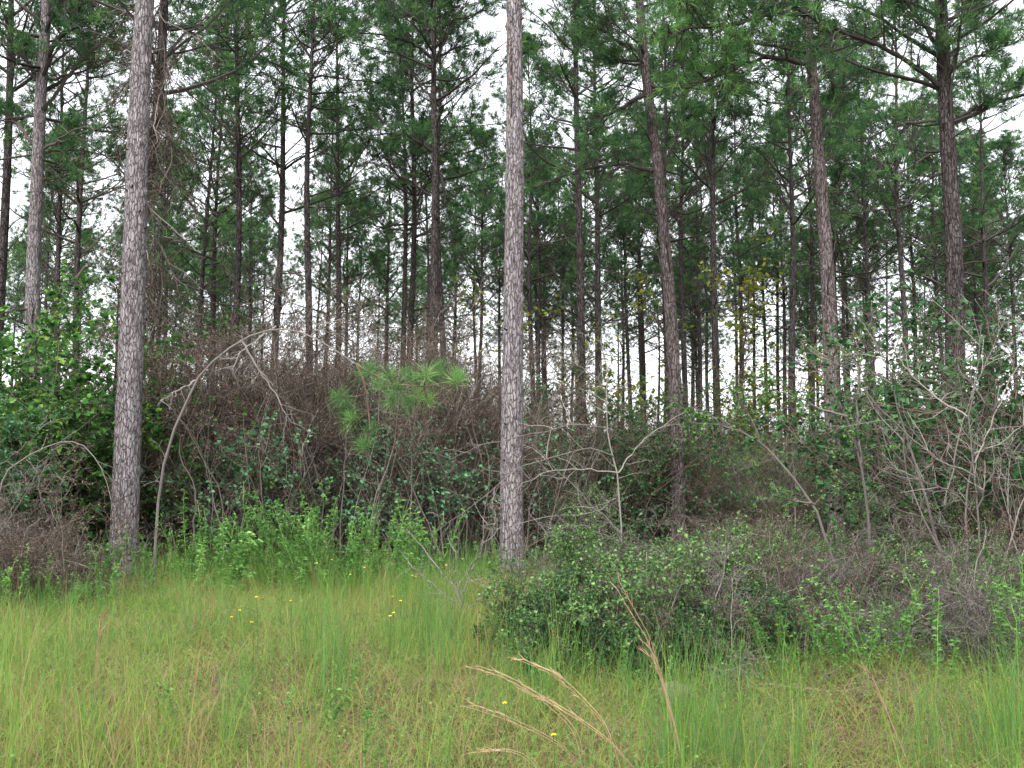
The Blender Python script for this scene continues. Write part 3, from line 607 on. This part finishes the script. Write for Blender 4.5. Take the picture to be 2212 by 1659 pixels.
traced([[(1885, 1300), (1875, 1100), (1860, 1000), (1830, 900), (1790, 830), (1750, 780)], [(1860, 1000), (1850, 900), (1858, 800), (1850, 740)], [(1830, 900), (1770, 880), (1700, 850), (1660, 840)]],
       10.8, .02, 'holly_shrub', 'tall forking holly with pale stem right of the reddish grey pine', 'holly shrub', ntw=16, tw=.55, leaf=('leaf_small', 8, .035, .4))
traced([[(2120, 1350), (2112, 1130), (2105, 1000), (2090, 900), (2110, 800), (2120, 700)], [(2108, 1030), (2020, 990), (1950, 930), (1890, 870), (1840, 810), (1790, 770)], [(2105, 1000), (2150, 900), (2180, 820), (2240, 740)], [(2040, 1090), (2060, 1000), (2080, 900), (2140, 760), (2170, 690)],
        [(2112, 1130), (2060, 1060), (1990, 1040), (1920, 1000)], [(2104, 980), (2160, 960), (2230, 900)], [(2110, 1100), (2150, 1000), (2200, 950)], [(2090, 900), (2020, 860), (1960, 800), (1930, 750)]],
       9.6, .0125, 'bare_shrub', 'tall bare shrub with many straight white grey limbs near the right edge', 'bare shrub', ntw=26, tw=.6, off=[0, -.4, .3, .5, -.3, .5, -.3, .6])
traced([[(1580, 1420), (1560, 1400), (1640, 1350), (1690, 1330), (1760, 1340)], [(1600, 1400), (1650, 1390), (1690, 1350)], [(1560, 1400), (1600, 1330), (1640, 1290), (1700, 1290)], [(1690, 1350), (1700, 1390), (1680, 1420)], [(1640, 1350), (1665, 1320), (1670, 1300)]],
       8.2, .012, 'dead_bush', 'fallen grey branch heap at the near edge of the front thicket', 'dead bush', ntw=14, tw=.3)
# leaning needle-bearing tip of the bent young pine
def young_pine():
    D = 12.4; TP = [(786, 805), (800, 797), (841, 811), (880, 805), (921, 806), (895, 818), (950, 795), (984, 820), (800, 928), (756, 905), (734, 855), (848, 866), (925, 866), (884, 870), (822, 833), (785, 962), (750, 880), (905, 850), (860, 840), (940, 815), (990, 812)]
    p0 = at(770, 786, 12.6); foot = at(700, 1210, 12.6); foot[2] = 0
    E = np.array([at(x, y, D + U(-.25, .25)) for x, y in TP])
    hub = [at(810, 835, 12.5), at(900, 840, 12.5), at(780, 900, 12.5)]
    b = Buf(); base = at(700, 1210, 13.6); base[2] = 0
    mainp = np.array([[p0, at(790, 800, 12.55), at(850, 830, 12.5), at(915, 835, 12.45), at(985, 822, 12.4)], [p0, at(785, 820, 12.5), at(792, 850, 12.5), at(796, 890, 12.5), at(800, 928, 12.4)]])
    tubes(b, mainp, taper(2, 5, .018, .006), 6, 0)
    Ls = []
    for e in E:
        h = mainp.reshape(-1, 3)[np.argmin(np.linalg.norm(mainp.reshape(-1, 3) - e, axis=1))]
        Ls.append(np.stack([h * (1 - t) + e * t + np.array([0, 0, -.03 * math.sin(t * 3.14)]) for t in np.linspace(0, 1, 5)]))
    Ls = np.array(Ls); tubes(b, Ls, taper(len(Ls), 5, .007, .005), 4, 0)
    bb = Buf(); d = nrm(E - Ls[:, 2] + np.array([0, -.02, .12])); big = U(0, 1, len(E))
    tufts(bb, E, d, 95, .25, .0024, .95, 0)
    tufts(bb, Ls[:, 3], d, 30, .21, .0022, .95, 0)
    o0 = p0.copy()
    for bf in (b, bb): bf.V = [v - o0.astype(np.float32) for v in bf.V]
    return thing('pine_bough', [('twig', b.mesh('twig', [M['leaf_dead']]), []), ('needle_tufts', bb.mesh('needle_tufts', [M['needle_near']]), [])], o0, 'drooping bough of long bright needles at the end of the bent arch', 'pine bough')
young_pine()
# dead vines on the leaning pine
def vines():
    n = 65; y0 = U(-60, 620, n); x0 = 335 + (U(-1, 1, n)) * 30 + np.where(y0 > 400, -15, 5)
    p0 = np.array([at(x, y, 17.9 + U(-.3, .2)) for x, y in zip(x0, y0)])
    b = Buf(); P = grow(p0, np.tile([0, 0, -1.], (n, 1)) + .35 * rndn(n, 3), U(.6, 2.6, n), 10, .16, (0, 0, -.03)); tubes(b, P, taper(n, 11, .012, .006), 4, 0)
    p, d, i, t = sprout(P, 12, .0, 1., 1., .3); Q = grow(p, d + np.array([0, 0, -.5]), U(.2, .9, len(i)), 4, .3, (0, 0, -.08)); tubes(b, Q, taper(len(i), 5, .006, .004), 3, 0)
    p, d, i, t = sprout(Q, 5, .0, 1., 1., .3); Q = grow(p, d + np.array([0, 0, -.3]), U(.1, .35, len(i)), 3, .3); tubes(b, Q, taper(len(i), 4, .0035, .002), 3, 0)
    base = at(300, 600, 18); base[2] = 0
    b.V = [v - base.astype(np.float32) for v in b.V]
    thing('dead_vine', [('stem', b.mesh('dead_vine', [M['twig_brown']]), [])], base, 'curtain of dead brown vines hanging beside the thick left pine', 'vine')
vines()

# ------------------------------------------------------------------ grass and herbs
def blades(b, p, H, w, lean, v, mat=0, K=3):
    N = len(p); az = U(0, 6.28, N); dh = np.stack([np.cos(az), np.sin(az), 0 * az], -1)
    fa = U(0, 3.14, N); sd = np.stack([np.cos(fa), np.sin(fa), 0 * fa], -1)
    rows = []
    for k in range(K + 1):
        t = k / K
        c = p + dh * (H * lean * t ** 1.9)[:, None] + np.array([0, 0, 1.]) * (H * (t - .28 * lean * t ** 2.5))[:, None]
        ww = (w * (1 - t) ** .7)[:, None] if k < K else None
        rows += [c - sd * ww, c + sd * ww] if k < K else [c]
    V = np.stack(rows, 1); m = V.shape[1]; i = np.arange(N)[:, None] * m
    for k in range(K - 1): b.add(np.zeros((0, 3)), i + np.array([[2 * k, 2 * k + 1, 2 * k + 3, 2 * k + 2]]), mat, []) if False else None
    q = [i + np.array([[2 * k, 2 * k + 1, 2 * k + 3, 2 * k + 2]]) for k in range(K - 1)]
    tri = i + np.array([[2 * K - 2, 2 * K - 1, 2 * K]])
    n0 = b.n; b.add(V.reshape(-1, 3), np.concatenate(q), mat, np.repeat(v, m)); b.F.append(tri + n0); b.M.append(np.full(len(tri), mat, np.int32))
def patch(x, y, s=1.):
    return (np.sin(x * 1.3 * s + 2 * np.sin(y * .9 * s)) + np.sin(y * 1.7 * s + 1.5 * np.sin(x * 1.1 * s + 1)) + .6 * np.sin(x * 3.1 * s - y * 2.3 * s)) / 2.6
def scatter(n, D0, D1, m=.60, pw=1.):
    D = np.sqrt(U(0, 1, n) * (D1 ** 2 - D0 ** 2) + D0 ** 2) if pw == 1 else D0 + (D1 - D0) * U(0, 1, n) ** pw
    X = U(-m, m, n) * D
    return X, D
b = Buf()
SPOTS = [(*at(x, y, CAMZ * F / (y - 1012.))[:2], sr) for x, y, sr in [(745, 1430, .5), (560, 1475, .45), (860, 1460, .35), (640, 1570, .35), (1700, 1560, .45), (1830, 1610, .4), (1560, 1500, .4), (1980, 1560, .3), (330, 1500, .3)]]
def tuftgrass(nc, per, D0, D1, hlo, hhi, wlo, whi, sd, lean, vmid, vsd):
    """clumps of blades: each clump its own height and colour"""
    X, D = scatter(nc, D0, D1); pt = patch(X, D)
    front = (X > .0) & (D > 7.8)
    k = (rs.rand(nc) < np.clip(.55 + .8 * pt, .04, 1)) & ~(front & (rs.rand(nc) < .8)); X, D, pt = X[k], D[k], pt[k]
    for sx, sy, sr in SPOTS:
        k = (((X - sx) / sr / 1.4) ** 2 + ((D - sy) / sr / 2.2) ** 2 > U(.3, 1.6, len(X))) | (rs.rand(len(X)) < .12); X, D, pt = X[k], D[k], pt[k]
    right = np.clip((X / D - .02) * 3, 0, 1); k = rs.rand(len(X)) > right * .5; X, D, pt, right = X[k], D[k], pt[k], right[k]
    ch = U(hlo, hhi, len(X)) * (1 + .45 * pt) * (1 - .42 * right)
    cv = np.clip(vmid + .2 * patch(X, D, .6) + vsd * rndn(len(X)) + .028 * (D - 8), .02, 1)
    dry = rs.rand(len(X)) < .10 + .28 * (pt < -.05); cv[dry] = U(0, .16, dry.sum())
    i = np.repeat(np.arange(len(X)), per); n = len(i)
    x = X[i] + rndn(n) * sd; y = D[i] + rndn(n) * sd
    blades(b, np.stack([x, y, gh(x, y) - .01], -1), ch[i] * U(.5, 1.15, n), U(wlo, whi, n), np.abs(lean * rndn(n)) + .1, np.clip(cv[i] + .09 * rndn(n), 0, 1))
tuftgrass(11500, 10, 3.6, 17., .08, .34, .0020, .0048, .045, .55, .37, .17)
tuftgrass(4200, 9, 3.6, 17., .16, .46, .0012, .0028, .03, .40, .45, .2)
tuftgrass(900, 12, 3.6, 15., .45, .85, .0014, .0032, .035, .22, .50, .16)
# thatch: flattened straw between the tufts
X, D = scatter(42000, 3.7, 13.); blades(b, np.stack([X, D, gh(X, D) + U(0, .05, len(X))], -1), U(.12, .34, len(X)), U(.0012, .003, len(X)), U(1.5, 3.2, len(X)), np.clip(U(0, .26, len(X)), 0, 1))
# bent matted blades
X, D = scatter(26000, 3.8, 13.); v = np.clip(.30 + .2 * rndn(len(X)), 0, 1)
blades(b, np.stack([X, D, gh(X, D) - .01], -1), U(.2, .55, len(X)), U(.001, .0024, len(X)), U(.7, 1.6, len(X)), v, K=4)
# taller thin stalks
X, D = scatter(9000, 4., 14.); k = patch(X, D, 1.7) > .1; X, D = X[k], D[k]; v = np.clip(.62 + .2 * rndn(len(X)), 0, 1)
blades(b, np.stack([X, D, gh(X, D) - .01], -1), U(.4, .8, len(X)), U(.0012, .0026, len(X)), U(.05, .4, len(X)), v, K=4)
tag(link('grass', b.mesh('grass', [M['grass']])), 'thick uneven wild grass of the clearing', 'grass', kind='stuff')
b = Buf(); X, D = scatter(45000, 3.8, 26.); leaves(b, np.stack([X, D, gh(X, D) + .012 + U(0, .02, len(X))], -1), .05, .35, 0, up=1.5)
tag(link('leaf_litter', b.mesh('leaf_litter', [M['leaf_dead']])), 'brown fallen leaves and needles scattered on the soil', 'leaf litter', kind='stuff')
b = Buf(); X, D = scatter(70000, 3.8, 20.); k = patch(X + 5, D, 1.3) > -.1; X, D = X[k], D[k]; leaves(b, np.stack([X, D, gh(X, D) + U(.02, .3, len(X))], -1), .021, .3, 0, up=1., vlo=.1, vhi=.8)
tag(link('ground_cover', b.mesh('ground_cover', [M['leaf_bright']])), 'small leafy herbs low among the grass', 'herbs', kind='stuff')

# tall grass clumps
CL = []
for k in range(4):
    b = Buf(); n = 34; p = np.stack([rndn(n) * .09, rndn(n) * .07, np.zeros(n)], -1)
    blades(b, p, U(.4, 1.0, n), U(.0014, .0026, n), U(.03, .4, n), np.clip(.68 + .22 * rndn(n), 0, 1), K=5)
    CL.append(b.mesh('grass_clump', [M['grass']]))
def clump(x, y, s, label, group):
    D0 = CAMZ * F / (y - 1012.) ; p = at(x, y, D0)
    thing('grass_clump', [('x', CL[rs.randint(4)], [])], (p[0], D0, float(gh(p[0], D0))), label, 'grass clump', group, (0, 0, U(0, 6.28)), s)
for k in range(16): clump(U(1440, 1740), U(1590, 1720), U(.85, 1.05), 'tall blue green grass clump in front at the lower right of the middle', 'tall clumps at the lower right')
for k in range(14): clump(U(1980, 2240), U(1560, 1680), U(.8, 1.), 'tall green grass clump in the lower right corner', 'tall clumps in the right corner')
for k in range(14): clump(U(640, 1000), U(1400, 1560), U(.8, 1.05), 'tall slender grass clump in the left half of the clearing', 'tall clumps in the clearing')
for k in range(12): clump(U(0, 600), U(1330, 1640), U(.6, .9), 'tall grass clump on the left side of the clearing', 'tall clumps at the left')
for k in range(8): clump(U(1040, 1180), U(1500, 1560), U(.6, .8), 'green grass clump at the near edge of the low hollies', 'clumps by the low hollies')
for k in range(10): clump(U(880, 1100), U(1330, 1420), U(.8, 1.), 'tall grass clump left of the foot of the central pine', 'clumps near the central pine')
# leafy weeds
WD = []
for k in range(8):
    ns = [1, 2, 3, 2, 1, 4, 2, 3][k]; b = Buf(); p0 = np.stack([rndn(ns) * .09, rndn(ns) * .09, np.zeros(ns)], -1)
    P = grow(p0, np.stack([rndn(ns) * .16, rndn(ns) * .16, np.ones(ns)], -1), U(.45, 1.1, ns), 8, .07); tubes(b, P, taper(ns, 9, .005, .002), 4, 0)
    if k in (3, 5, 7):
        p, d, i, t = sprout(P, 9, .3, .95, .7, .2); Q = grow(p, d + np.array([0, 0, .4]), U(.08, .26, len(i)), 3, .1); tubes(b, Q, taper(len(i), 4, .003, .0015), 3, 0)
        p, d, i, t = sprout(Q, 8, .1, 1., 1.1, .2); p2, d2, _, _ = sprout(P, 25, .3, 1., 1.15, .2); p = np.concatenate([p, p2]); d = np.concatenate([d, d2])
    else: p, d, i, t = sprout(P, [90, 0, 60, 0, 110, 0, 75, 0][k] or 80, .15, 1., 1.15, .2)
    bb = Buf(); d[:, 2] = np.abs(d[:, 2]) * .6
    leaves(bb, p, [.06, .075, .05, .04, .065, .045, .055, .04][k], [.2, .28, .22, .3, .17, .3, .25, .3][k], 0, d=nrm(d), up=1., vlo=[0, .2, 0, .1, .3, 0, .1, 0][k], vhi=[.8, 1, .6, .8, 1, .6, .9, .7][k])
    WD.append([('stem', b.mesh('stem', [M['leaf_bright']]), []), ('foliage', bb.mesh('foliage', [M['leaf_bright']]), [])])
def weeds(n, x0, x1, D0, D1, s0, s1, label, group):
    for k in range(n):
        x = U(x0, x1); D = U(D0, D1); p = at(x, 1100, D)
        thing('leafy_weed', WD[rs.randint(8)], (p[0], D, float(gh(p[0], D))), label, 'weed', group, (U(-.16, .16), U(-.16, .16), U(0, 6.28)), U(s0 * .7, s1 * 1.05))
weeds(72, 420, 940, 12., 14.9, .8, 1.35, 'bright green leafy weed at the foot of the brown thicket', 'leafy weeds by the thicket')
weeds(22, 0, 250, 10.5, 13.5, .6, .95, 'green leafy weed at the left, beside the thick left pine', 'leafy weeds at the left')
weeds(10, 290, 430, 12., 14.2, .7, 1.1, 'green leafy weed just right of the thick left pine foot', 'leafy weeds by the left pine')
weeds(12, 880, 1080, 12.4, 14.2, .5, .8, 'short leafy weed left of the central pine foot', 'leafy weeds by the central pine')
weeds(16, 1780, 2240, 6.9, 7.8, .65, .95, 'bright leafy weed stalk before the front thicket at the right', 'leafy weeds at the right')
weeds(12, 1250, 1880, 6.9, 7.5, .35, .7, 'small leafy weed along the near edge of the front thicket', 'leafy weeds at the near edge')
weeds(12, 150, 900, 4.9, 7.5, .3, .5, 'small leafy weed in the open grass of the clearing', 'leafy weeds in the grass')
weeds(16, 1500, 1850, 13, 16, .6, .9, 'green leafy weed in the patch behind the front thicket', 'leafy weeds behind the thicket')
# dry stalks: arching broom sedge
DR = [([(1262, 1640), (1247, 1579), (1166, 1502), (1084, 1456), (1020, 1438)], 'long tan grass stalk arching left, topmost of the fan at the bottom middle'),
      ([(1385, 1670), (1318, 1599), (1257, 1553), (1181, 1507), (1130, 1480)], 'thick tan grass stalk arching left, middle of the fan'),
      ([(1345, 1640), (1308, 1563), (1252, 1502), (1201, 1456), (1122, 1423)], 'thin dark tan stalk arching left behind the fan'),
      ([(1480, 1690), (1476, 1640), (1441, 1492), (1420, 1431), (1405, 1375), (1369, 1319), (1340, 1262)], 'tall tan stalk rising in front of the dead bushes'),
      ([(1470, 1640), (1441, 1500), (1415, 1420), (1388, 1398)], 'short tan stalk bent left beside the tall tan stalk'),
      ([(1975, 1680), (1930, 1563), (1900, 1482), (1879, 1436)], 'single tan stalk leaning left near the lower right corner'),
      ([(1275, 1670), (1216, 1609), (1160, 1574), (1084, 1538), (1010, 1510)], 'faint tan stalk arching left, lowest of the fan'),
      ([(1180, 1680), (1130, 1630), (1090, 1618), (1030, 1622)], 'low bent tan stalk at the bottom edge'),
      ([(440, 1690), (455, 1600), (452, 1500), (462, 1440)], 'thin dry stalk standing in the grass at the left'),
      ([(205, 1500), (210, 1400), (218, 1340), (222, 1320)], 'thin dry stalk below the thick left pine')]
for k, (ln, lab) in enumerate(DR):
    Dp = 5.2 if k not in (8, 9) else 6.5
    P = np.array([at(x, y, Dp - .1 * j) for j, (x, y) in enumerate(ln)]); P[0, 2] = min(P[0, 2], 0.0) if P[0, 2] < .35 else P[0, 2]
    foot = P[0].copy()
    if foot[2] > 0: P = np.concatenate([[[foot[0] + .06, foot[1], -.02]], P])
    n = len(P); s = np.linspace(0, n - 1, 20); Q = np.stack([np.interp(s, np.arange(n), P[:, c]) for c in range(3)], -1)
    for _ in range(2): Q[1:-1] = (Q[:-2] + 2 * Q[1:-1] + Q[2:]) / 4
    base = np.array([Q[0, 0], Q[0, 1], 0.]); Q = Q - base; b = Buf(); j = 2
    Pn = np.stack([Q + np.linspace(0, 1, 20)[:, None] * rndn(3) * .02 + rndn(3) * .003 for _ in range(j)])
    tubes(b, Pn, taper(j, 20, .0026, .0012), 4, 0)
    p, d, i, t = sprout(Pn, 16, .4, 1., .16, .06); L = grow(p, d, U(.03, .08, len(i)), 3, .08); tubes(b, L, taper(len(i), 4, .0022, .0006), 3, 0)
    thing('dry_grass_stalk', [('x', b.mesh('dry_grass_stalk', [M['dry']]), [])], base, lab, 'grass stalk', 'dry grass stalks')
# yellow flowers
FL = Buf(); a = np.arange(5) * 1.2566; c = np.array([0, 0, .0])
st = Buf(); P = grow(np.zeros((1, 3)), np.array([[0, 0, 1.]]), [.55], 6, .05); tubes(st, P, taper(1, 7, .0022, .0012), 4, 0)
tip = P[0, -1]; leaves(FL, np.tile(tip, (7, 1)), .015, .45, 0, d=nrm(np.stack([np.cos(np.arange(7) * .9), np.sin(np.arange(7) * .9), .35 + 0 * np.arange(7)], -1)))
fparts = [('stem', st.mesh('stem', [M['leaf_bright']]), []), ('blossom', FL.mesh('blossom', [M['petal']]), [])]
for x, y in [(524, 1323), (558, 1331), (550, 1362), (632, 1335), (661, 1219), (687, 1250), (719, 1230), (760, 1245), (790, 1240), (850, 1330), (868, 1330), (846, 1350), (853, 1364), (893, 1262), (900, 1272), (1000, 1228), (965, 1242), (506, 1376), (1196, 1590), (1092, 1570)]:
 
    D = (1.6 - U(.33, .5)) * F / (y - 1012); q = at(x, y, D); 
    thing('yellow_flower', fparts, (q[0], D, max(q[2] - .55, 0.)), 'small yellow flower dotted over the grass of the clearing' if y < 1500 else 'small yellow flower by the arching tan stalks', 'flower', 'yellow flowers')
# light stone
b = Buf(); import itertools
th, phh = np.meshgrid(np.linspace(0, math.pi, 9), np.arange(14) * 2 * math.pi / 14, indexing='ij'); r_ = 1 + .12 * rndn(9, 14)
V = np.stack([.14 * r_ * np.sin(th) * np.cos(phh), .11 * r_ * np.sin(th) * np.sin(phh), .085 * r_ * np.cos(th) + .03], -1)
k, s = np.meshgrid(np.arange(8), np.arange(14), indexing='ij'); i0 = k * 14 + s; i1 = k * 14 + (s + 1) % 14
b.add(V.reshape(-1, 3), np.stack([i0, i1, i1 + 14, i0 + 14], -1).reshape(-1, 4), 0, rs.rand(126))
M['stone'] = leafmat('pale_stone', [(0, (.08, .07, .05)), (1, (.20, .17, .12))], 0, .95, .1)
p = at(1458, 1495, 6.9); thing('stone', [('x', b.mesh('stone', [M['stone']], True), [])], (p[0], 6.9, 0), 'pale buff stone half hidden in grass at the near edge of the front thicket', 'stone')
# bright green young plant in front of the central shrub
p = at(1288, 1200, 10.6)
thing('leafy_weed', WD[1], (p[0], 10.6, .0), 'single bright green leafy plant standing alone right of the central pine', 'weed', None, (0, 0, .4), 1.05)

# ------------------------------------------------------------------ light
w = bpy.data.worlds.new('World'); scene.world = w; w.use_nodes = True; nt = w.node_tree; nt.nodes.clear()
out = nt.nodes.new('ShaderNodeOutputWorld'); bg = nt.nodes.new('ShaderNodeBackground'); sky = nt.nodes.new('ShaderNodeTexSky')
sky.sky_type = 'NISHITA'; sky.sun_disc = False; sky.sun_elevation = R(55); sky.sun_rotation = R(200); sky.dust_density = 3.; sky.air_density = 1.
hs = nt.nodes.new('ShaderNodeHueSaturation'); hs.inputs['Saturation'].default_value = .16
nt.links.new(sky.outputs[0], hs.inputs['Color']); nt.links.new(hs.outputs[0], bg.inputs[0]); bg.inputs[1].default_value = .15; nt.links.new(bg.outputs[0], out.inputs[0])
sd = bpy.data.lights.new('sun', 'SUN'); sd.energy = .5; sd.angle = R(25); sd.color = (1., .98, .95)
so = bpy.data.objects.new('sun', sd); COL.objects.link(so)
so.rotation_euler = (R(35), 0, R(-20))
scene.view_settings.view_transform = 'Standard'; scene.view_settings.look = 'None'; scene.view_settings.gamma = 1
scene.view_settings.exposure = 2.05
scene.cycles.max_bounces = 6; scene.cycles.diffuse_bounces = 2; scene.cycles.transmission_bounces = 3; scene.cycles.glossy_bounces = 2
